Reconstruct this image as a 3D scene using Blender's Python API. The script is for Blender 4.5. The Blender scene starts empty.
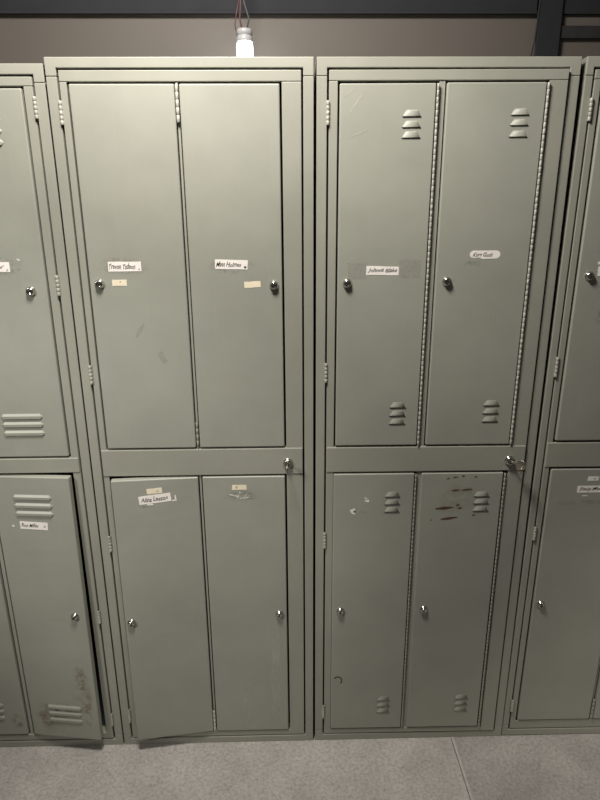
import bpy, bmesh, math, random
from mathutils import Vector, Matrix
random.seed(7)
C = bpy.context.scene.collection
sc = bpy.context.scene
R = math.radians

# ------------------------------------------------------------------ materials
def nodes(name):
    m = bpy.data.materials.new(name); m.use_nodes = True
    nt = m.node_tree; b = nt.nodes['Principled BSDF']
    return m, nt, b

def tex(nt, kind, scale, detail=4, coord='Object', rough=.6, stretch=None):
    tc = nt.nodes.new('ShaderNodeTexCoord')
    n = nt.nodes.new(kind); n.inputs['Scale'].default_value = scale
    if 'Detail' in n.inputs: n.inputs['Detail'].default_value = detail
    if 'Roughness' in n.inputs: n.inputs['Roughness'].default_value = rough
    if stretch:
        mp = nt.nodes.new('ShaderNodeMapping'); mp.inputs['Scale'].default_value = stretch
        nt.links.new(tc.outputs[coord], mp.inputs['Vector']); nt.links.new(mp.outputs['Vector'], n.inputs['Vector'])
    else:
        nt.links.new(tc.outputs[coord], n.inputs['Vector'])
    return n

def ramp(nt, src, stops):
    r = nt.nodes.new('ShaderNodeValToRGB'); e = r.color_ramp.elements
    e[0].position, e[0].color = stops[0][0], (*stops[0][1], 1)
    e[1].position, e[1].color = stops[-1][0], (*stops[-1][1], 1)
    for p, c in stops[1:-1]:
        k = e.new(p); k.color = (*c, 1)
    nt.links.new(src, r.inputs['Fac']); return r

def mix(nt, fac, a, b, mode='MIX'):
    m = nt.nodes.new('ShaderNodeMix'); m.data_type = 'RGBA'; m.blend_type = mode
    for s, v in ((m.inputs[0], fac), (m.inputs[6], a), (m.inputs[7], b)):
        if isinstance(v, (int, float)): s.default_value = v
        elif isinstance(v, tuple): s.default_value = (*v, 1)
        else: nt.links.new(v, s)
    return m.outputs[2]

def bump(nt, b, src, strength, dist=.001):
    n = nt.nodes.new('ShaderNodeBump'); n.inputs['Strength'].default_value = strength
    n.inputs['Distance'].default_value = dist
    nt.links.new(src, n.inputs['Height']); nt.links.new(n.outputs['Normal'], b.inputs['Normal'])

def paint(name, col, rough=.42, var=.1):
    m, nt, b = nodes(name)
    big = tex(nt, 'ShaderNodeTexNoise', 3.0, 5)
    lo = tuple(c * (1 - var) for c in col); hi = tuple(c * (1 + var) for c in col)
    r = ramp(nt, big.outputs['Fac'], [(.3, lo), (.7, hi)])
    # fine vertical wipe marks and a little rusty grime, part of the old paint
    st = tex(nt, 'ShaderNodeTexNoise', 14, 6, stretch=(9, 9, .5))
    sr = ramp(nt, st.outputs['Fac'], [(.58, (0, 0, 0)), (.85, (.35, .35, .35))])
    c1 = mix(nt, sr.outputs['Color'], r.outputs['Color'], tuple(min(1, c * 1.18) for c in col))
    gr = tex(nt, 'ShaderNodeTexNoise', 2.2, 7, rough=.7)
    gm = ramp(nt, gr.outputs['Fac'], [(.55, (0, 0, 0)), (.8, (.35, .35, .35))])
    c2 = mix(nt, gm.outputs['Color'], c1, (col[0] * 1.02, col[1] * .88, col[2] * .82))
    nt.links.new(c2, b.inputs['Base Color'])
    rr = ramp(nt, big.outputs['Fac'], [(.3, (rough - .06,) * 3), (.7, (rough + .08,) * 3)])
    nt.links.new(rr.outputs['Color'], b.inputs['Roughness'])
    b.inputs['Specular IOR Level'].default_value = .5
    fine = tex(nt, 'ShaderNodeTexNoise', 260, 2)
    bump(nt, b, fine.outputs['Fac'], .12, .0006)
    return m

def plain(name, col, rough=.6, metal=0., var=.08, scale=30):
    m, nt, b = nodes(name)
    n = tex(nt, 'ShaderNodeTexNoise', scale, 4)
    r = ramp(nt, n.outputs['Fac'], [(.3, tuple(c * (1 - var) for c in col)), (.7, tuple(min(1, c * (1 + var)) for c in col))])
    nt.links.new(r.outputs['Color'], b.inputs['Base Color'])
    b.inputs['Roughness'].default_value = rough; b.inputs['Metallic'].default_value = metal
    return m

def decal(name, col, lo, hi, scale, stretch=None, rough=.7, amount=1., edge=True):
    """thin mark on the paint; noise breaks it up, its own outline fades at the rim"""
    m, nt, b = nodes(name)
    b.inputs['Base Color'].default_value = (*col, 1); b.inputs['Roughness'].default_value = rough
    n = tex(nt, 'ShaderNodeTexNoise', scale, 8, rough=.7, stretch=stretch)
    k = ramp(nt, n.outputs['Fac'], [(lo, (0, 0, 0)), (hi, (amount,) * 3)])
    fac = k.outputs['Color']
    if edge:
        at = nt.nodes.new('ShaderNodeAttribute'); at.attribute_name = 'core'
        mu = nt.nodes.new('ShaderNodeMath'); mu.operation = 'MULTIPLY'
        nt.links.new(at.outputs['Fac'], mu.inputs[0]); nt.links.new(fac, mu.inputs[1]); fac = mu.outputs[0]
    tr = nt.nodes.new('ShaderNodeBsdfTransparent'); ms = nt.nodes.new('ShaderNodeMixShader')
    nt.links.new(fac, ms.inputs[0]); nt.links.new(tr.outputs[0], ms.inputs[1]); nt.links.new(b.outputs[0], ms.inputs[2])
    nt.links.new(ms.outputs[0], nt.nodes['Material Output'].inputs['Surface'])
    return m

PCOL = (.336, .343, .292)
M = {}
M['paint'] = paint('locker paint', PCOL)
M['paint_frame'] = paint('locker frame paint', (.326, .329, .278), .4)
M['inside'] = plain('locker inside', (.05, .058, .07), .7)  # shade and bluish cast of the interior are put into this colour
M['dark'] = plain('dark slot', (.02, .02, .02), .8)
M['chrome'] = plain('worn chrome', (.62, .6, .56), .2, 1., .1, 90)
M['keyhole'] = plain('keyhole', (.015, .015, .015), .5)
M['key_metal'] = plain('key nickel', (.55, .52, .45), .3, 1.)
M['brass'] = plain('key ring steel', (.5, .42, .33), .3, 1.)
M['pin'] = plain('worn hinge metal', (.62, .6, .53), .38, .25, .15, 120)
M['hinge_paint'] = plain('worn hinge paint', (.44, .435, .38), .4, 0, .3, 160)
M['paper'] = plain('white sticker paper', (.93, .89, .83), .55, 0, .03)
M['cream'] = plain('yellowed sticker paper', (.88, .79, .60), .6, 0, .06)
M['ink'] = plain('black marker ink', (.015, .014, .014), .5)
M['tape'] = decal('old clear tape', (.47, .46, .40), .2, .65, 60, rough=.3, amount=.3, edge=False)
M['glue'] = decal('glue residue', (.13, .125, .105), .45, .72, 120, rough=.5, amount=.42)
M['scuff'] = decal('pale scuffs', (.62, .61, .56), .40, .66, 30, (5, 5, .7), amount=.6)
M['scratch'] = decal('pale scratch', (.62, .60, .54), .2, .6, 80, amount=.9, edge=False)
M['rust'] = decal('rust bloom', (.27, .16, .095), .46, .68, 38, amount=.7)
M['haze'] = decal('brown haze', (.30, .215, .155), .42, .72, 30, amount=.35)
M['chip'] = plain('chipped paint', (.10, .062, .042), .7)
M['torn'] = plain('torn paper scrap', (.86, .84, .78), .7)

def floor_mat(name, k0):
    m, nt, b = nodes(name)
    sp = tex(nt, 'ShaderNodeTexNoise', 105, 6, rough=.8)
    r = ramp(nt, sp.outputs['Fac'], [(p, tuple(v * k0 for v in c)) for p, c in ((.28, (.22, .212, .197)), (.5, (.43, .413, .387)), (.75, (.60, .58, .545)))])
    bl = tex(nt, 'ShaderNodeTexNoise', 6, 6, rough=.65)
    k = ramp(nt, bl.outputs['Fac'], [(.35, (.76, .755, .75)), (.65, (1, 1, 1))])
    c = mix(nt, 1., r.outputs['Color'], k.outputs['Color'], 'MULTIPLY')
    nt.links.new(c, b.inputs['Base Color']); b.inputs['Roughness'].default_value = .62
    bump(nt, b, sp.outputs['Fac'], .35, .002)
    return m
M['floor'] = floor_mat('concrete slab', 1.15); M['floor_right'] = floor_mat('smoother concrete slab', .9)
M['joint'] = plain('joint filler', (.47, .455, .42), .7, 0, .15, 60)
M['joint_edge'] = plain('joint edge', (.10, .097, .09), .8)
M['wall'] = plain('beige wall panel', (.108, .094, .081), .65, 0, .06, 2)
M['steel'] = plain('dark steel', (.012, .013, .017), .8, 0., .15, 20)
M['steel_light'] = plain('grey steel', (.03, .03, .03), .55, .2, .15, 20)
M['wire_red'] = plain('red wire', (.10, .035, .035), .5)
M['wire_grey'] = plain('grey wire', (.06, .055, .06), .5)
M['socket'] = plain('lamp cap', (.36, .36, .37), .4)
def glow():
    m, nt, b = nodes('lit lamp')
    b.inputs['Base Color'].default_value = (1, 1, 1, 1)
    b.inputs['Emission Color'].default_value = (.93, .97, 1, 1)
    b.inputs['Emission Strength'].default_value = 14
    n = tex(nt, 'ShaderNodeTexNoise', 20, 2); rr = ramp(nt, n.outputs['Fac'], [(0, (.3,) * 3), (1, (.4,) * 3)])
    nt.links.new(rr.outputs['Color'], b.inputs['Roughness'])
    return m
M['glow'] = glow()

# ------------------------------------------------------------------ mesh helpers
class MB:
    def __init__(s): s.bm = bmesh.new(); s.mats = []; s.core = s.bm.verts.layers.float.new('core')
    def mi(s, m):
        if m not in s.mats: s.mats.append(m)
        return s.mats.index(m)
    def box(s, x0, x1, y0, y1, z0, z1, m='paint', bev=.0, seg=2):
        b = bmesh.new()
        vs = [b.verts.new((x, y, z)) for x in (x0, x1) for y in (y0, y1) for z in (z0, z1)]
        for f in ((0, 1, 3, 2), (4, 6, 7, 5), (0, 4, 5, 1), (2, 3, 7, 6), (0, 2, 6, 4), (1, 5, 7, 3)):
            b.faces.new([vs[i] for i in f])
        bmesh.ops.recalc_face_normals(b, faces=b.faces)
        if bev:
            bmesh.ops.bevel(b, geom=list(b.edges), offset=bev, segments=seg, affect='EDGES', profile=.5)
        s.take(b, m)
    def prism(s, poly, y0, y1, m='paint', bev=0.):
        """outline in x,z given depth from y0 to y1"""
        b = bmesh.new(); n = len(poly)
        A = [b.verts.new((x, y0, z)) for x, z in poly]; B = [b.verts.new((x, y1, z)) for x, z in poly]
        b.faces.new(A); b.faces.new(B[::-1])
        for i in range(n): b.faces.new((A[i], B[i], B[(i + 1) % n], A[(i + 1) % n]))
        bmesh.ops.recalc_face_normals(b, faces=b.faces)
        if bev: bmesh.ops.bevel(b, geom=list(b.edges), offset=bev, segments=2, affect='EDGES', profile=.5)
        s.take(b, m)
    def take(s, b, m, smooth=False):
        k = s.mi(m); mp = {}
        for v in b.verts: mp[v] = s.bm.verts.new(v.co)
        for f in b.faces:
            try:
                g = s.bm.faces.new([mp[v] for v in f.verts]); g.material_index = k; g.smooth = smooth
            except ValueError: pass
        b.free()
    def face(s, pts, m, smooth=False):
        f = s.bm.faces.new([s.bm.verts.new(p) for p in pts]); f.material_index = s.mi(m); f.smooth = smooth
    def lathe(s, c, axis, prof, m, n=20, smooth=True):
        """prof: (distance along axis, radius)"""
        a = Vector(axis).normalized(); t = Vector((0, 0, 1)) if abs(a.z) < .9 else Vector((1, 0, 0))
        u = a.cross(t).normalized(); w = a.cross(u); c = Vector(c); b = bmesh.new(); rings = []
        for d, r in prof:
            if r < 1e-6: rings.append([b.verts.new(c + a * d)])
            else: rings.append([b.verts.new(c + a * d + (u * math.cos(2 * math.pi * i / n) + w * math.sin(2 * math.pi * i / n)) * r) for i in range(n)])
        for A, B in zip(rings, rings[1:]):
            for i in range(n):
                j = (i + 1) % n
                if len(A) == 1 and len(B) == 1: continue
                if len(A) == 1: b.faces.new((A[0], B[j], B[i]))
                elif len(B) == 1: b.faces.new((A[i], A[j], B[0]))
                else: b.faces.new((A[i], A[j], B[j], B[i]))
        if len(rings[0]) > 1: b.faces.new(rings[0])
        if len(rings[-1]) > 1: b.faces.new(rings[-1])
        bmesh.ops.recalc_face_normals(b, faces=b.faces)
        s.take(b, m, smooth)
    def tube(s, pts, r, m, n=8, closed=False):
        pts = [Vector(p) for p in pts]; b = bmesh.new(); rings = []; N = len(pts)
        for i, p in enumerate(pts):
            if closed: t = (pts[(i + 1) % N] - pts[i - 1])
            else: t = pts[min(i + 1, N - 1)] - pts[max(i - 1, 0)]
            t.normalize(); k = Vector((0, 1, 0)) if abs(t.y) < .9 else Vector((1, 0, 0))
            u = t.cross(k).normalized(); w = t.cross(u)
            rings.append([b.verts.new(p + (u * math.cos(2 * math.pi * q / n) + w * math.sin(2 * math.pi * q / n)) * r) for q in range(n)])
        for i in range(N if closed else N - 1):
            A, B = rings[i], rings[(i + 1) % N]
            for q in range(n): b.faces.new((A[q], A[(q + 1) % n], B[(q + 1) % n], B[q]))
        if not closed: b.faces.new(rings[0]); b.faces.new(rings[-1])
        bmesh.ops.recalc_face_normals(b, faces=b.faces); s.take(b, m, True)
    def slab(s, poly, y, t, m, rim=0.):
        """polygon in x,z, t thick towards the viewer of the locker front; rim>0 adds a core attribute for faded outlines"""
        cx = sum(p[0] for p in poly) / len(poly); cz = sum(p[1] for p in poly) / len(poly)
        k = s.mi(m)
        fr = [s.bm.verts.new((x, y - t, z)) for x, z in poly]; n = len(poly)
        bk = [s.bm.verts.new((x, y, z)) for x, z in poly]
        if rim:
            lay = s.core
            c = s.bm.verts.new((cx, y - t, cz)); c[lay] = 1.
            mid = [s.bm.verts.new((cx + (x - cx) * (1 - rim), y - t, cz + (z - cz) * (1 - rim))) for x, z in poly]
            for v in mid: v[lay] = .85
            for i in range(n):
                j = (i + 1) % n
                for f in ((fr[i], fr[j], mid[j], mid[i]), (mid[i], mid[j], c)):
                    s.bm.faces.new(f).material_index = k
        else:
            s.bm.faces.new(fr).material_index = k
        for i in range(n):
            j = (i + 1) % n
            s.bm.faces.new((fr[i], bk[i], bk[j], fr[j])).material_index = k
        if not rim: s.bm.faces.new(bk[::-1]).material_index = k
    def text(s, body, x, z, y, h, width, m='ink', rot=0., bold=.012):
        cu = bpy.data.curves.new('writing', 'FONT'); cu.body = body; cu.size = 1; cu.shear = .35; cu.offset = bold; cu.resolution_u = 3
        o = bpy.data.objects.new('writing', cu); C.objects.link(o); bpy.context.view_layer.update()
        me = o.evaluated_get(bpy.context.evaluated_depsgraph_get()).to_mesh()
        xs = [v.co.x for v in me.vertices]; ys = [v.co.y for v in me.vertices]
        w0, h0 = max(xs) - min(xs), max(ys) - min(ys); sx = width / w0; sz = h / h0; k = s.mi(m)
        cr, sr = math.cos(rot), math.sin(rot); rnd = random.Random(body)
        ph = rnd.random() * 6
        vs = []
        for v in me.vertices:
            a = (v.co.x - min(xs)) * sx; b = (v.co.y - min(ys)) * sz * (1 + .12 * math.sin(a * 350 + ph)) + h * .06 * math.sin(a * 190 + ph)
            vs.append(s.bm.verts.new((x + a * cr - b * sr, y, z + a * sr + b * cr)))
        for p in me.polygons:
            try: s.bm.faces.new([vs[i] for i in p.vertices]).material_index = k
            except ValueError: pass
        o.evaluated_get(bpy.context.evaluated_depsgraph_get()).to_mesh_clear()
        C.objects.unlink(o); bpy.data.objects.remove(o); bpy.data.curves.remove(cu)
    def build(s, name, parent=None, base=(0, 0, 0), warp=None, label=None):
        me = bpy.data.meshes.new(name)
        base = Vector(base)
        for v in s.bm.verts:
            co = warp(v.co) if warp else v.co
            v.co = Vector(co) - base
        s.bm.to_mesh(me); s.bm.free()
        for m in s.mats: me.materials.append(M[m])
        o = bpy.data.objects.new(name, me); C.objects.link(o)
        if parent: o.parent = parent
        if label: o['label'] = label
        return o

def tag(o, label, cat, group=None, kind=None):
    o['label'] = label; o['category'] = cat
    if group: o['group'] = group
    if kind: o['kind'] = kind
    return o
def thing(name, loc, label, cat, group=None):
    o = bpy.data.objects.new(name, None); C.objects.link(o); o.location = loc; o.empty_display_size = .1
    return tag(o, label, cat, group)

# ------------------------------------------------------------------ locker pieces
YF = -.003                                   # door fronts
def swing(hx, s, a_top, a_bot, z0, z1):
    """door standing ajar about a vertical hinge at hx, s=+1 when the door lies to the right of it"""
    def f(v):
        a = R(a_bot + (a_top - a_bot) * (v.z - z0) / (z1 - z0)) * s
        dx, dy = v.x - hx, v.y
        return Vector((hx + dx * math.cos(a) + dy * math.sin(a), -dx * math.sin(a) + dy * math.cos(a), v.z))
    return f

def louver(mb, x0, x1, z0, z1, out, end, m='paint'):
    """pressed hood, closed at the top and ends, underside filled dark for the shaded opening"""
    h = z1 - z0; y = YF
    prof = [(z1, 0., 1.), (z1 - .28 * h, .55, .82), (z1 - .62 * h, .9, .55), (z0 + .12 * h, 1., .28), (z0, .97, .22)]
    rows = []
    for z, o, k in prof:
        rows.append((x0 + end * k, x1 - end * k, y - out * o, z))
    vl = [mb.bm.verts.new((a, yy, z)) for a, b, yy, z in rows]; vr = [mb.bm.verts.new((b, yy, z)) for a, b, yy, z in rows]
    tl, tr = mb.bm.verts.new((x0, y, z0)), mb.bm.verts.new((x1, y, z0))
    k = mb.mi(m); d = mb.mi('dark')
    for i in range(4):
        f = mb.bm.faces.new((vl[i], vl[i + 1], vr[i + 1], vr[i])); f.material_index = k; f.smooth = True
    for fan, t in ((vl, tl), (vr, tr)):
        for i in range(4):
            f = mb.bm.faces.new((fan[i], t, fan[i + 1])); f.material_index = k; f.smooth = True
    f = mb.bm.faces.new((tl, tr, vr[4], vl[4])); f.material_index = d  # dark face paints the shade of the open underside

def pill(mb, x0, x1, z0, z1, out, tip, m='paint'):
    """long louver with pointed ends"""
    zc = (z0 + z1) / 2; y = YF; h = z1 - z0; k = mb.mi(m); d = mb.mi('dark')
    T = [(x0 + tip, z1, 0), (x1 - tip, z1, 0)]; F1 = [(x0 + tip * .9, zc + .1 * h, 1.), (x1 - tip * .9, zc + .1 * h, 1.)]
    F2 = [(x0 + tip * .9, z0 + .12 * h, .95), (x1 - tip * .9, z0 + .12 * h, .95)]; B = [(x0 + tip, z0, .0), (x1 - tip, z0, .0)]
    V = [[mb.bm.verts.new((x, y - out * o, z)) for x, z, o in row] for row in (T, F1, F2, B)]
    L, Rr = mb.bm.verts.new((x0, y, zc)), mb.bm.verts.new((x1, y, zc))
    for i in range(3):
        f = mb.bm.faces.new((V[i][0], V[i + 1][0], V[i + 1][1], V[i][1])); f.material_index = d if i == 2 else k  # lowest strip coloured dark for the shade under the hood
        mb.bm.faces.new((V[i][0], L, V[i + 1][0])).material_index = k
        mb.bm.faces.new((V[i][1], V[i + 1][1], Rr)).material_index = k

def cam_lock(parent, base, x, z, warp=None, r=.0098, turn=20, name='door_lock', y=YF):
    mb = MB()
    mb.lathe((x, y, z), (0, -1, 0), [(-.004, r * .8), (0, r * 1.12), (.002, r * 1.15), (.0035, r * 1.05), (.005, r * .92), (.0075, r * .9), (.0092, r * .8), (.010, r * .6), (.0090, r * .5), (.0090, 0)], 'chrome', 22)
    b = bmesh.new(); w, h = r * .13, r * .42
    vs = [b.verts.new((a * w, yy, c * h)) for a in (-1, 1) for yy in (-.0096, -.0086) for c in (-1, 1)]
    for f in ((0, 1, 3, 2), (4, 6, 7, 5), (0, 4, 5, 1), (2, 3, 7, 6), (0, 2, 6, 4), (1, 5, 7, 3)): b.faces.new([vs[i] for i in f])
    bmesh.ops.recalc_face_normals(b, faces=b.faces)
    b.transform(Matrix.Translation((x, y, z)) @ Matrix.Rotation(R(turn), 4, 'Y')); mb.take(b, 'keyhole')
    return mb.build(name, parent, base, warp, 'small round chrome lock')

def knuckles(parent, base, x, z0, z1, n, r, y, m, warp=None, name='hinge', label=None, gap=.0007):
    mb = MB(); L = (z1 - z0) / n
    for i in range(n):
        a, b = z0 + i * L + gap / 2, z0 + (i + 1) * L - gap / 2
        mb.lathe((x, y, a), (0, 0, 1), [(0, r * .9), (r * .12, r), (b - a - r * .12, r), (b - a, r * .9)], m, 12)
    mb.lathe((x, y, z0), (0, 0, 1), [(0, r * .75), (z1 - z0, r * .75)], 'dark', 8)
    return mb.build(name, parent, base, warp, label)

def rectpoly(x0, x1, z0, z1, rot=0., jag=0., rnd=random):
    cx, cz = (x0 + x1) / 2, (z0 + z1) / 2; out = []
    pts = [(x0, z0), (x1, z0), (x1, z1), (x0, z1)]
    if jag:
        q = []
        for (ax, az), (bx, bz) in zip(pts, pts[1:] + pts[:1]):
            for t in (0, .33, .66): q.append((ax + (bx - ax) * t + rnd.uniform(-jag, jag), az + (bz - az) * t + rnd.uniform(-jag, jag)))
        pts = q
    c, s = math.cos(rot), math.sin(rot)
    return [(cx + (x - cx) * c - (z - cz) * s, cz + (x - cx) * s + (z - cz) * c) for x, z in pts]

def sticker(parent, base, x0, x1, z0, z1, body=None, mat='paper', rot=0., warp=None, name='name_sticker', label=None, mark=None, round_=False, tx=(.08, .84), th=.5):
    mb = MB(); y = YF - .0001
    if round_:
        h = (z1 - z0) / 2; p = []
        for i in range(9): a = math.pi / 2 + math.pi * i / 8; p.append((x0 + h + h * math.cos(a), (z0 + z1) / 2 + h * math.sin(a) * (.85 if i > 4 else 1)))
        p.append((x0 + (x1 - x0) * .32, z0 + h * .25)); p.append((x0 + (x1 - x0) * .42, z0 - h * .1))
        for i in range(9): a = -math.pi / 2 + math.pi * i / 8; p.append((x1 - h + h * math.cos(a), (z0 + z1) / 2 + h * math.sin(a)))
    else: p = rectpoly(x0, x1, z0, z1, rot, .0004)
    mb.slab(p, y, .0004, mat)
    if body:
        w = x1 - x0; h = z1 - z0; cx, cz = (x0 + x1) / 2, (z0 + z1) / 2
        lx, lz = tx[0] * w - w / 2, -h * th / 2
        c, s = math.cos(rot), math.sin(rot)
        mb.text(body, cx + lx * c - lz * s, cz + lx * s + lz * c, y - .0006, h * th, w * (tx[1] - tx[0]), rot=rot)
    for kind, u, v, sz in (mark or []):
        px, pz = x0 + (x1 - x0) * u, z0 + (z1 - z0) * v
        if kind == 'heart':
            P = [(math.sin(t) ** 3, (13 * math.cos(t) - 5 * math.cos(2 * t) - 2 * math.cos(3 * t) - math.cos(4 * t)) / 16) for t in [i * math.pi / 8 for i in range(16)]]
            mb.slab([(px + a * sz, pz + b * sz) for a, b in P], y - .0004, .0003, 'ink')
        else: mb.text(kind, px, pz, y - .0006, sz, sz * .62 * len(kind))
    return mb.build(name, parent, base, warp, label or ('handwritten white name sticker' if body else 'blank cream tag'))

def marks(parent, base, polys, mat, name, warp=None, rim=0., t=.0003, label=None):
    for p in polys:                                     # each scrap or mark is a piece of its own
        mb = MB(); mb.slab(p, YF - .0001, t, mat, rim); mb.build(name, parent, base, warp, label)
def blob(cx, cz, rx, rz, n=14, jag=.25, seed=1, rot=0.):
    r = random.Random(seed); c, s = math.cos(rot), math.sin(rot); out = []
    for i in range(n):
        a = 2 * math.pi * i / n; k = 1 + r.uniform(-jag, jag); x, z = rx * k * math.cos(a), rz * k * math.sin(a)
        out.append((cx + x * c - z * s, cz + x * s + z * c))
    return out
def streak(x0, z0, x1, z1, w):
    d = Vector((x1 - x0, z1 - z0)); n = Vector((-d.y, d.x)).normalized() * w / 2
    return [(x0 - n.x * .4, z0 - n.y * .4), (x0 + d.x * .5 - n.x, z0 + d.y * .5 - n.y), (x1 - n.x * .3, z1 - n.y * .3), (x1 + n.x * .3, z1 + n.y * .3), (x0 + d.x * .5 + n.x, z0 + d.y * .5 + n.y), (x0 + n.x * .4, z0 + n.y * .4)]

DEPTH = .37
def cabinet(x0, x1, H, rail, mids, label, inner=None, lean=None, hinge_zs=(), hinge_side=-1, ofw=.0225, door_bottom=.046, top_door=None, posts=()):
    """shell, fixed outer frame and the swinging gang frame with its rails; rail=(z0,z1) of the middle rail"""
    base = Vector(((x0 + x1) / 2, DEPTH / 2, 0))
    root = thing('locker_cabinet', base, label, 'locker', 'four-door gang lockers standing along the wall')
    t = .0016
    mb = MB()
    mb.box(x0, x0 + t, .004, DEPTH, 0, H - .002, 'paint_frame'); mb.box(x1 - t, x1, .004, DEPTH, 0, H - .002, 'paint_frame')
    mb.box(x0, x1, .004, DEPTH, H - .003, H - .001, 'paint_frame'); mb.box(x0, x1, DEPTH - t, DEPTH, 0, H, 'paint_frame')
    mb.box(x0 + t, x1 - t, .03, DEPTH - t, .030, .032, 'inside')
    rm = (rail[0] + rail[1]) / 2
    mb.box(x0 + t, x1 - t, .035, DEPTH - t, rm - .001, rm + .001, 'inside')
    for p in mids: mb.box(p - .001, p + .001, .035, DEPTH - t, .032, H - .004, 'inside')
    # inner faces in the dark interior colour, shade included
    mb.box(x0 + t, x0 + 2 * t, .03, DEPTH - t, .032, H - .004, 'inside'); mb.box(x1 - 2 * t, x1 - t, .03, DEPTH - t, .032, H - .004, 'inside')
    mb.box(x0 + t, x1 - t, DEPTH - 3 * t, DEPTH - 2 * t, .032, H - .004, 'inside'); mb.box(x0 + t, x1 - t, .03, DEPTH - t, H - .006, H - .004, 'inside')
    mb.build('cabinet_body', root, base)
    # outer frame
    ot, ob = .0205, .0215; sm = .016; bv = .0014
    mb = MB()
    def fr(xa, xb, za, zb, ya=0., yb=.03, m='paint_frame', b=bv): mb.box(xa, xb, ya, yb, za, zb, m, b)
    e = .0005; sb = ob + .018
    fr(x0, x0 + ofw, sb + e, H - ot - sm - e); fr(x1 - ofw, x1, sb + e, H - ot - sm - e)
    mb.prism([(x0, H), (x1, H), (x1, H - ot - sm + e), (x1 - ofw, H - ot - sm + e), (x1 - ofw, H - ot), (x0 + ofw, H - ot), (x0 + ofw, H - ot - sm + e), (x0, H - ot - sm + e)], 0, .03, 'paint_frame', bv)
    mb.prism([(x0, 0), (x1, 0), (x1, sb - e), (x1 - ofw, sb - e), (x1 - ofw, ob), (x0 + ofw, ob), (x0 + ofw, sb - e), (x0, sb - e)], 0, .03, 'paint_frame', bv)
    mb.build('outer_frame', root, base)
    # gang frame
    g = .0042
    xa, xb, za, zb = x0 + ofw + g, x1 - ofw - g, ob + g, H - ot - g
    mb = MB()
    sl, sr = inner
    zt = top_door + .0045; zbm = door_bottom - .0045
    W = .028
    fr(xa, sl, za, zt - .0008, 0, W); fr(sr, xb, za, zt - .0008, 0, W)
    fr(xa, xb, zt, zb, 0, W); fr(xa, xb, za, zbm, .0003, W)
    fr(xa + .0005, xb - .0005, rail[0], rail[1], -.0022, W, b=.0022)
    for (p0, p1) in posts:
        fr(p0, p1, zbm - .001, rail[0] + .001, .0022, W, b=.0008); fr(p0, p1, rail[1] - .001, zt + .001, .0022, W, b=.0008)
    gf = mb.build('gang_frame', root, base, lean)
    hx = (x0 + ofw + g / 2) if hinge_side < 0 else (x1 - ofw - g / 2)
    for (h0, h1) in hinge_zs:
        knuckles(gf, base, hx, h0, h1, 5, .0036, -.0022, 'hinge_paint', None, 'frame_hinge', 'small painted knuckle hinge')
    return root, base, gf

def door(root, base, x0, x1, z0, z1, warp=None, shapes=None, label=None):
    mb = MB()
    mb.box(x0, x1, YF, .0155, z0, z1, 'paint', .003, 3)
    if warp:                                             # enough cross cuts for the slightly twisted sheet
        for i in range(1, 24):
            g = list(mb.bm.verts) + list(mb.bm.edges) + list(mb.bm.faces)
            bmesh.ops.bisect_plane(mb.bm, geom=g, plane_co=(0, 0, z0 + (z1 - z0) * i / 24), plane_no=(0, 0, 1))
    if shapes: shapes(mb)
    return mb.build('door', root, base, warp, label)

# ------------------------------------------------------------------ cabinet: plain doors, under the lamp
rootB, bB, gB = cabinet(-.567, -.003, 1.83, (.8755, .9475), (-.294,),
    'grey-green metal locker without louvers under the glowing lamp, lower left door ajar', inner=(-.5255, -.0715), top_door=1.779,
    hinge_zs=((1.699, 1.747), (1.121, 1.169), (.657, .706), (.085, .134)), posts=((-.2965, -.2915),))
dUL = door(rootB, bB, -.521, -.299, .952, 1.779)
dUR = door(rootB, bB, -.289, -.076, .952, 1.779)
dLR = door(rootB, bB, -.2885, -.076, .046, .871)
wB = swing(-.299, -1, 4.6, 7.2, .046, .871)
dLL = door(rootB, bB, -.519, -.299, .046, .871, wB)
knuckles(dUL, bB, -.294, 1.703, 1.778, 5, .0034, -.003, 'pin', None, 'hinge', 'worn pale hinge knuckles')
knuckles(dUR, bB, -.294, .956, 1.02, 4, .0030, -.001, 'paint_frame', None, 'hinge')
knuckles(dLR, bB, -.294, .05, .125, 5, .0034, -.003, 'pin', None, 'hinge', 'worn pale hinge knuckles')
cam_lock(dUL, bB, -.498, 1.362, turn=-35); cam_lock(dUR, bB, -.095, 1.356, turn=10)
cam_lock(dLL, bB, -.299 - .203, .450, wB, turn=25); cam_lock(dLR, bB, -.097, .454, turn=40)
sticker(dUL, bB, -.475, -.399, 1.3905, 1.412, 'Trevon Tadeon', mark=[('22', .9, .12, .0035)], tx=(.03, .82), th=.55)
sticker(dUL, bB, -.469, -.4355, 1.3575, 1.3715, None, 'cream', name='tag_sticker', mark=[('o', .52, .55, .004)])
sticker(dUR, bB, -.230, -.155, 1.3935, 1.4145, 'Matt Holmes', mark=[('heart', .92, .2, .0032)], tx=(.03, .8), th=.5, rot=-.03)
sticker(dUR, bB, -.1645, -.126, 1.351, 1.365, None, 'cream', name='tag_sticker', rot=.05)
sticker(dLL, bB, -.299 - .154, -.299 - .072, .805, .828, 'Alina Leeson', warp=wB, rot=.09, tx=(.06, .9), th=.55)
sticker(dLL, bB, -.299 - .132, -.299 - .093, .8315, .846, None, 'cream', rot=.06, warp=wB, name='tag_sticker', mark=[('11', .62, .3, .005)])
marks(dLL, bB, [rectpoly(-.299 - .0625, -.299 - .0590, .808, .824, .1), rectpoly(-.299 - .069, -.299 - .0627, .8075, .8112, .3), rectpoly(-.299 - .134, -.299 - .118, .799, .8025)], 'torn', 'torn_sticker_scrap', wB, label='white torn scrap')
marks(dLL, bB, [rectpoly(-.299 - .158, -.299 - .115, .793, .798, .02, .001)], 'glue', 'glue_residue', wB, .3)
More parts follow.
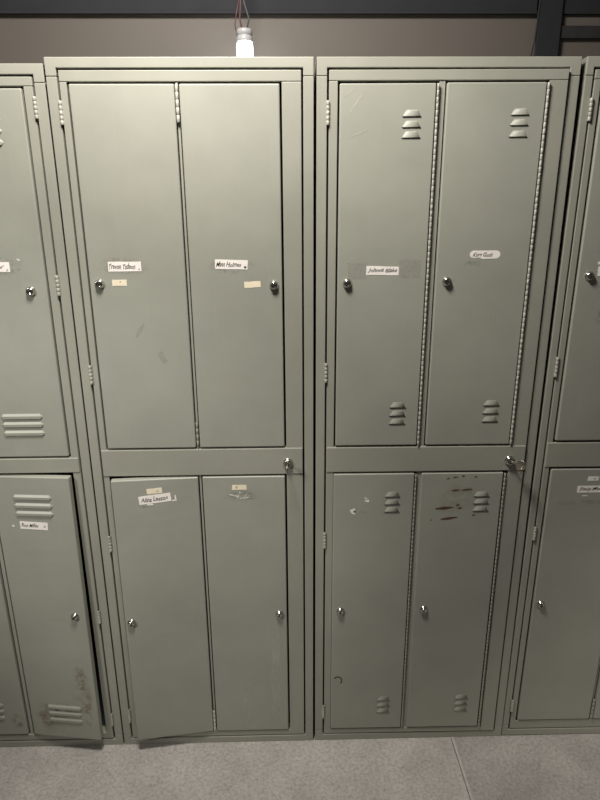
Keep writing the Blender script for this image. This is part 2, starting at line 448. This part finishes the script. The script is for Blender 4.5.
sticker(dLR, bB, -.213, -.1755, .834, .8475, None, 'cream', name='tag_sticker', mark=[('22', .22, .35, .005)])
marks(dLR, bB, [streak(-.221, .821, -.205, .816, .003), streak(-.206, .818, -.196, .813, .0032), streak(-.196, .822, -.2, .808, .0028), streak(-.194, .806, -.188, .813, .0035), streak(-.186, .808, -.176, .821, .0032), streak(-.182, .809, -.170, .812, .0045), blob(-.1935, .8265, .002, .002, 8)], 'torn', 'torn_sticker_scrap', label='white torn sticker remains')
marks(dLR, bB, [blob(-.190, .817, .044, .021, 18, .15, 3)], 'glue', 'glue_residue', None, .35)
marks(dUL, bB, [blob(-.438, 1.402, .06, .022, 18, .12, 4)], 'glue', 'glue_residue', None, .3)
marks(dUR, bB, [blob(-.192, 1.400, .055, .018, 18, .12, 5)], 'glue', 'glue_residue', None, .3)
marks(dUL, bB, [streak(-.425, 1.237, -.404, 1.269, .010), rectpoly(-.373, -.360, 1.173, 1.201, .45)], 'tape', 'tape_remnant', label='clear tape remnant')
marks(dLR, bB, [rectpoly(-.128, -.094, .05, .40, 0, .004), rectpoly(-.20, -.185, .06, .24, 0, .003)], 'scuff', 'scuff_marks', None, .35, label='pale vertical scuffs')
cam_lock(gB, bB, -.068, .907, r=.0115, name='frame_lock', turn=0, y=-.0022)

# ------------------------------------------------------------------ cabinet: short louvers, piano hinges
lean = swing(.0275, 1, .75, .35, .02, 1.81)
rootC, bC, gC = cabinet(.003, .567, 1.83, (.8785, .9475), (.270,),
    'grey-green metal locker with short louvers, piano hinges and brown scratches on one lower door', inner=(.0485, .5005), top_door=1.780,
    lean=lean, hinge_zs=((1.697, 1.746), (1.119, 1.168), (.657, .706), (.086, .135)), posts=((.2655, .2785),))
def louC(xt, zt, xb, zb, w):
    def f(mb):
        for (x, zs) in ((xt, zt), (xb, zb)):
            for z in zs: louver(mb, x, x + w, z, z + .0135, .0023, .0105)
    return f
cUL = door(rootC, bC, .0525, .2585, .952, 1.779, lean, louC(.187, (1.7135, 1.692, 1.671), .185, (1.0535, 1.032, 1.0105), .043))
cUR = door(rootC, bC, .2815, .4945, .952, 1.780, lean, louC(.421, (1.7155, 1.695, 1.672), .418, (1.057, 1.036, 1.0145), .0425))
cLL = door(rootC, bC, .049, .2585, .046, .874, lean, louC(.182, (.809, .787, .7655), .182, (.149, .1275, .106), .043))
cLR = door(rootC, bC, .2765, .4885, .046, .874, lean, louC(.415, (.8075, .787, .7655), .411, (.151, .129, .107), .0435))
knuckles(cUL, bC, .2622, .953, 1.778, 64, .0027, -.0040, 'hinge_paint', lean, 'piano_hinge', 'worn pale piano hinge')
knuckles(cUR, bC, .4978, .953, 1.779, 64, .0029, -.0040, 'hinge_paint', lean, 'piano_hinge', 'worn pale piano hinge')
knuckles(cLL, bC, .2618, .047, .873, 64, .0022, -.0032, 'paint_frame', lean, 'piano_hinge')
knuckles(cLR, bC, .4925, .047, .873, 64, .0024, -.0034, 'paint_frame', lean, 'piano_hinge')
cam_lock(cUL, bC, .0755, 1.359, lean, turn=45); cam_lock(cUR, bC, .308, 1.362, lean, turn=15)
cam_lock(cLL, bC, .072, .460, lean, turn=35); cam_lock(cLR, bC, .304, .462, lean, turn=0)
sticker(cUL, bC, .119, .1945, 1.3775, 1.3975, 'Johnna Blake', warp=lean, rot=-.02, tx=(.05, .95), th=.6)
marks(cUL, bC, [rectpoly(.075, .118, 1.369, 1.405, 0, .001), rectpoly(.196, .245, 1.371, 1.412, 0, .001)], 'tape', 'tape_remnant', lean, label='clear tape remnant')
sticker(cUR, bC, .357, .4275, 1.4135, 1.4315, 'Kurt Goss', warp=lean, round_=True, tx=(.1, .75), th=.5)
marks(cUR, bC, [rectpoly(.345, .385, 1.396, 1.409, 0, .002)], 'glue', 'glue_residue', lean, .3)
marks(cUL, bC, [streak(.07, 1.715, .105, 1.765, .0018), streak(.075, 1.672, .115, 1.688, .0015), streak(.062, 1.752, .09, 1.773, .0012)], 'scratch', 'pale_scratches', lean)
marks(cLL, bC, [blob(.1005, .767, .0075, .009, 7, .35, 8), blob(.138, .797, .006, .005, 6, .4, 9), streak(.130, .806, .138, .803, .004)], 'torn', 'torn_sticker_scrap', lean, label='white torn scrap')
marks(cLL, bC, [blob(.1045, .767, .0028, .003, 7, .3, 2)], 'chip', 'paint_chip', lean, t=.0006)
marks(cLL, bC, [streak(.106, .766, .142, .762, .009)], 'rust', 'rust_streak', lean, .3)
hk = [(.068 + .012 * math.cos(a), .222 + .013 * math.sin(a)) for a in [R(150 - 25 * i) for i in range(9)]]
hk = [(.068 + q * math.cos(a), .222 + 1.1 * q * math.sin(a)) for q, an in ((.014, range(9)), (.010, range(8, -1, -1))) for a in [R(150 - 25 * i) for i in an]]
marks(cLL, bC, [hk], 'chip', 'rust_hook_mark', lean, label='brown hook-shaped mark')
chips = [(.318, .772, .364, .776, .009), (.334, .741, .378, .747, .008), (.357, .824, .378, .826, .006), (.383, .825, .411, .828, .006), (.372, .780, .380, .785, .006), (.376, .773, .388, .774, .005), (.342, .858, .351, .859, .004), (.358, .861, .371, .863, .004), (.381, .865, .389, .866, .005), (.413, .874 - .012, .421, .8635, .004), (.307, .738, .311, .740, .004), (.416, .753, .424, .752, .005)]
marks(cLR, bC, [streak(*c) for c in chips], 'chip', 'paint_chips', lean, label='dark brown scratched chips')
marks(cLR, bC, [blob(.372, .80, .05, .05, 14, .2, 11)], 'haze', 'rust_haze', lean, .4)
cam_lock(gC, bC, .500, .908, lean, r=.0115, name='frame_lock', turn=0, y=-.0022)

# ------------------------------------------------------------------ cabinet at the left: wide louvers
wA = swing(-.827, 1, 4.8, 7.8, .05, .882)
rootA, bA, gA = cabinet(-1.135, -.5705, 1.818, (.888, .9285), (-.836,),
    'grey-green metal locker at the far left with wide louvers, its lower right door ajar', inner=(-1.0655, -.6165), top_door=1.771, door_bottom=.050,
    hinge_side=1, hinge_zs=((1.711, 1.755), (1.335, 1.383), (.432, .475), (.075, .12)), posts=((-.8405, -.8315),))
def louA(xc, sets):
    def f(mb):
        for x, zs in sets:
            for z in zs: pill(mb, x, x + .104, z, z + .0145, .0036, .007)
    return f
aUR = door(rootA, bA, -.827, -.6205, .933, 1.771, None, louA(0, ((-.7745, (1.0335, 1.0125, .990)), (-.7755, (1.703, 1.6805, 1.658)))))
aUL = door(rootA, bA, -1.061, -.845, .933, 1.771, None, louA(0, ((-1.005, (1.0335, 1.0125, .990)), (-1.005, (1.703, 1.6805, 1.658)))))
aLR = door(rootA, bA, -.827, -.6205, .050, .882, wA, louA(0, ((-.775, (.818, .7945, .772)), (-.772, (.1525, .131, .1075)))), 'door standing ajar')
aLL = door(rootA, bA, -1.061, -.845, .050, .882, None, louA(0, ((-1.005, (.818, .7945, .772)), (-1.005, (.1525, .131, .1075)))))
for d, z0, z1, w in ((aUR, .95, 1.755, None), (aLR, .065, .865, None)):
    pass
cam_lock(aUR, bA, -.658, 1.347, turn=30); cam_lock(aLR, bA, -.827 + .176, .473, wA, turn=60)
cam_lock(aUL, bA, -1.03, 1.347, turn=0); cam_lock(aLL, bA, -1.03, .473, turn=0)
sticker(aUR, bA, -.775, -.6985, 1.391, 1.413, 'Meyer', mark=[('22', .88, .1, .004)], tx=(.3, .84), th=.5)
marks(aUR, bA, [blob(-.715, 1.405, .05, .026, 18, .12, 14)], 'glue', 'glue_residue', None, .3)
marks(aUR, bA, [streak(-.681, 1.420, -.672, 1.416, .003)], 'torn', 'torn_sticker_scrap')
sticker(aLR, bA, -.827 + .061, -.827 + .135, .734, .7555, 'Ron Miller', warp=wA, tx=(.05, .68), th=.5, rot=-.03, mark=[('22', .84, .3, .005)])
marks(aLR, bA, [blob(-.785, .742, .0035, .003, 8, .2, 3)], 'torn', 'torn_sticker_scrap', wA, label='pale torn scrap')
marks(aLR, bA, [blob(-.827 + .178, .165, .018, .09, 18, .3, 21), blob(-.827 + .045, .125, .03, .05, 16, .3, 22), blob(-.827 + .165, .255, .02, .06, 14, .3, 23), blob(-.827 + .11, .15, .05, .03, 14, .3, 24)], 'rust', 'rust_patches', wA, .5, label='brown rust bloom')
marks(aLR, bA, [blob(-.827 + .17, .20, .035, .14, 18, .2, 41), blob(-.827 + .06, .12, .05, .07, 16, .2, 42)], 'haze', 'rust_haze', wA, .5, label='brown haze')
marks(aLL, bA, [blob(-.87, .10, .02, .03, 16, .3, 25)], 'rust', 'rust_patches', None, .5)

# ------------------------------------------------------------------ cabinet at the right edge
rootD, bD, gD = cabinet(.5685, 1.131, 1.8275, (.8815, .9495), (.831,),
    'grey-green metal locker cut off by the right edge of the photo, no louvers', ofw=.017, inner=(.6045, 1.0715), top_door=1.780, door_bottom=.0585,
    hinge_zs=((1.701, 1.747), (1.123, 1.174), (.668, .710), (.091, .135)), posts=((.8285, .8325),))
eUL = door(rootD, bD, .6095, .8255, .955, 1.780)
eUR = door(rootD, bD, .8355, 1.0665, .955, 1.780)
eLL = door(rootD, bD, .6095, .8255, .0585, .876)
eLR = door(rootD, bD, .8355, 1.0665, .0585, .876)
knuckles(eLL, bD, .8305, .062, .135, 5, .0034, -.003, 'paint_frame', None, 'hinge')
knuckles(eUL, bD, .8305, .96, 1.03, 5, .0034, -.003, 'paint_frame', None, 'hinge')
cam_lock(eUL, bD, .636, 1.369, turn=25); cam_lock(eLL, bD, .6295, .468, turn=15)
cam_lock(eUR, bD, 1.045, 1.369); cam_lock(eLR, bD, 1.045, .468)
sticker(eUL, bD, .655, .727, 1.369, 1.391, None, label='white name sticker')
marks(eUL, bD, [blob(.660, 1.415, .006, .008, 8, .4, 31), blob(.656, 1.398, .004, .004, 8, .4, 32)], 'torn', 'torn_sticker_scrap', label='white torn scrap')
marks(eUL, bD, [blob(.690, 1.27, .03, .02, 16, .3, 33)], 'glue', 'glue_residue', None, .3)
sticker(eLL, bD, .6845, .7675, .809, .8285, 'Stacy Makar', tx=(.06, .92), th=.6)
sticker(eLL, bD, .708, .7365, .843, .8545, None, 'paper', name='tag_sticker', mark=[('-o', .5, .35, .005)])
marks(eLL, bD, [rectpoly(.6995, .7135, .7985, .801)], 'torn', 'torn_sticker_scrap', label='white torn scrap')
marks(eLL, bD, [rectpoly(.62, .80, .770, .788, 0, .004)], 'haze', 'rust_smear', None, .4)

rootD.rotation_euler.y = R(.31); rootD.location.z = .0015; rootD.location.x += .0003     # stands a little out of plumb

# ------------------------------------------------------------------ keys
def key(loc, label, ang, group):
    k = thing('key', loc, label, 'key', group)
    def t(mb): mb.bm.transform(Matrix.Rotation(ang, 4, 'Z')); return mb
    mb = MB(); mb.box(-.0009, .0009, -.018, .004, -.003, .003, 'key_metal', .0003, 1); t(mb).build('key_blade', k)
    mb = MB(); mb.lathe((-.001, -.030, 0), (1, 0, 0), [(0, .0115), (.0003, .0125), (.0017, .0125), (.002, .0115)], 'key_metal', 24)
    mb.lathe((-.0012, -.036, 0), (1, 0, 0), [(0, .0025), (.0024, .0025)], 'keyhole', 10)
    t(mb).build('key_bow', k)
    return k
key((-.068, -.0118, .907), 'nickel key pointing out of the frame lock below the hanging lamp', R(-3), 'keys left in the frame locks')
kc = key((.500, -.0158, .908), 'nickel key with a split ring in the frame lock of the louvered locker', R(38), 'keys left in the frame locks')
mb = MB(); kk = Matrix.Rotation(R(38), 4, 'Z') @ Vector((0, -.036, -.004))
mb.tube([(kk.x + .011 * math.cos(a) * .8, kk.y + .011 * math.cos(a) * .6, kk.z - .008 + .011 * math.sin(a)) for a in [2 * math.pi * i / 20 for i in range(20)]], .0011, 'brass', 6, True)
mb.build('split_ring', kc, label='thin wire split ring')

# ------------------------------------------------------------------ setting
def struct(name, mb, label, cat): return tag(mb.build(name), label, cat, kind='structure')
JX = .4185
mb = MB(); mb.box(-4, JX, -4.5, .45, -.08, 0, 'floor'); mb.box(JX, 4, -4.5, .45, -.08, 0, 'floor_right'); struct('floor', mb, 'grey speckled concrete floor', 'floor')
mb = MB(); mb.box(JX - .0035, JX + .0035, -4.5, .44, 0, .0010, 'joint'); mb.box(JX - .0055, JX - .0036, -4.5, .44, 0, .0006, 'joint_edge')
struct('trim_1', mb, 'pale filled joint running across the concrete floor', 'floor joint')
mb = MB(); mb.box(-4, 4, .45, .50, 0, 3.2, 'wall'); struct('wall_back', mb, 'beige wall panel behind the lockers', 'wall')
# steel framing of the wall: girt, column, lower girt to the right
mb = MB()
mb.box(-4, .622, .438, .45, 2.030, 2.30, 'steel', .001); mb.box(-4, .622, .4335, .4385, 2.028, 2.036, 'steel', .0012)
struct('trim_2', mb, 'dark steel girt along the top of the wall', 'beam')
mb = MB()
mb.box(.625, .689, .428, .436, 0, 3.2, 'steel', .0015); mb.box(.653, .661, .436, .45, 0, 3.2, 'steel')
struct('trim_3', mb, 'dark steel column behind the louvered locker', 'column')
mb = MB()
mb.box(.690, 4, .436, .45, 1.970, 2.001, 'steel_light', .002); mb.box(.690, 4, .438, .45, 2.029, 2.30, 'steel', .001)
struct('trim_4', mb, 'grey steel rail right of the column', 'beam')

# cable and its clip beside the column
mb = MB()
mb.tube([(.629, .4262, 2.20), (.626, .4262, 2.10), (.6225, .428, 2.0), (.6205, .43, 1.96), (.616, .436, 1.92), (.613, .4475, 1.86), (.613, .4480, 1.0), (.613, .4480, .0)], .0022, 'dark', 8)
cb = tag(mb.build('cable', None), 'thin black cable hanging beside the dark steel column', 'cable')

# ------------------------------------------------------------------ hanging lamp
LX, LY = -.1665, .335
lamp = thing('hanging_lamp', (LX, LY, 1.87), 'small bright white lamp hanging on thin wires above the lockers', 'lamp')
bl = (LX, LY, 1.87)
mb = MB(); mb.lathe((LX, LY, 1.872), (0, 0, 1), [(0, 0), (.001, .012), (.006, .0185), (.014, .0205), (.058, .0205), (.064, .019), (.066, .012), (.066, 0)], 'glow', 24)
mb.build('bulb', lamp, bl, label='glowing white bulb')
mb = MB(); mb.lathe((LX, LY, 1.9365), (0, 0, 1), [(0, .0195), (.002, .0205), (.012, .0205), (.013, .0185), (.015, .0185), (.016, .0205), (.026, .0205), (.029, .018), (.031, .008), (.031, 0)], 'socket', 24)
mb.build('lamp_cap', lamp, bl, label='pale grey cap')
for k, (dx, m) in enumerate(((-.006, 'wire_red'), (.007, 'wire_grey'))):
    mb = MB(); mb.tube([(LX + dx, LY, 1.966), (LX + dx * 1.8, LY, 1.99), (LX + dx * .6 - .004, LY + .002, 2.03), (LX + dx - .004, LY + .004, 2.08), (LX + dx * .7, LY + .04, 2.14), (LX + dx, LY + .1005, 2.20)], .0018, m, 8)
    mb.build('wire', lamp, bl, label='dull red wire' if k == 0 else 'grey wire')
mb = MB(); mb.tube([(LX - .017, LY, 1.95), (LX - .024, LY, 1.975), (LX - .018, LY, 2.005), (LX - .012, LY, 2.03)], .0015, 'wire_red', 8); mb.build('wire', lamp, bl, label='dull red wire')

# ------------------------------------------------------------------ light
def area(name, loc, target, size, power, col, sy=None):
    l = bpy.data.lights.new(name, 'AREA'); l.energy = power; l.color = col; l.size = size
    if sy: l.shape = 'RECTANGLE'; l.size_y = sy
    o = bpy.data.objects.new(name, l); C.objects.link(o); o.location = loc
    o.rotation_euler = (Vector(target) - Vector(loc)).to_track_quat('-Z', 'Y').to_euler()
    return o
def spot(name, loc, target, power, ang, blend, rad, col):
    l = bpy.data.lights.new(name, 'SPOT'); l.energy = power; l.color = col; l.spot_size = R(ang); l.spot_blend = blend; l.shadow_soft_size = rad
    o = bpy.data.objects.new(name, l); C.objects.link(o); o.location = loc
    o.rotation_euler = (Vector(target) - Vector(loc)).to_track_quat('-Z', 'Y').to_euler()
    return o
area('ceiling_lamp_light', (-.30, -.58, 2.5), (-.24, -.10, .85), .34, 33.5, (1, .94, .872))
# added fill spots, no known fixture, brightening the left lockers and right-edge locker
spot('fill_spot_light', (-1.9, -1.9, 2.4), (-.64, -.04, .86), 150, 28, .8, .15, (1, .965, .90))
spot('fill_spot_light', (2.3, -1.6, 2.4), (1.16, -.05, .38), 120, 25, .9, .15, (1, .93, .85))
w = bpy.data.worlds.new('room'); sc.world = w; w.use_nodes = True
bg = w.node_tree.nodes['Background']; bg.inputs['Color'].default_value = (1, .97, .92, 1); bg.inputs['Strength'].default_value = .035

# ------------------------------------------------------------------ camera (600 x 800 frame)
pi_, ya, ro = R(17.37302601), R(1.15665727), R(-.33832646)
f = Vector((math.sin(ya) * math.cos(pi_), math.cos(ya) * math.cos(pi_), -math.sin(pi_)))
r = Vector((math.cos(ya), -math.sin(ya), 0)); u = r.cross(f)
r2 = math.cos(ro) * r + math.sin(ro) * u; u2 = -math.sin(ro) * r + math.cos(ro) * u
cam = bpy.data.cameras.new('camera'); cam.sensor_fit = 'VERTICAL'; cam.sensor_height = 24; cam.lens = 24 * 600 / 800
cam.clip_start = .02
co = bpy.data.objects.new('camera', cam); C.objects.link(co)
mt = Matrix(((r2.x, u2.x, -f.x), (r2.y, u2.y, -f.y), (r2.z, u2.z, -f.z))).to_4x4()
mt.translation = (-.06487197, -1.41748247, 1.51787788); co.matrix_world = mt
sc.camera = co
sc.view_settings.view_transform = 'Standard'; sc.view_settings.look = 'None'; sc.view_settings.gamma = 1
sc.view_settings.use_curve_mapping = False; sc.view_settings.exposure = 0
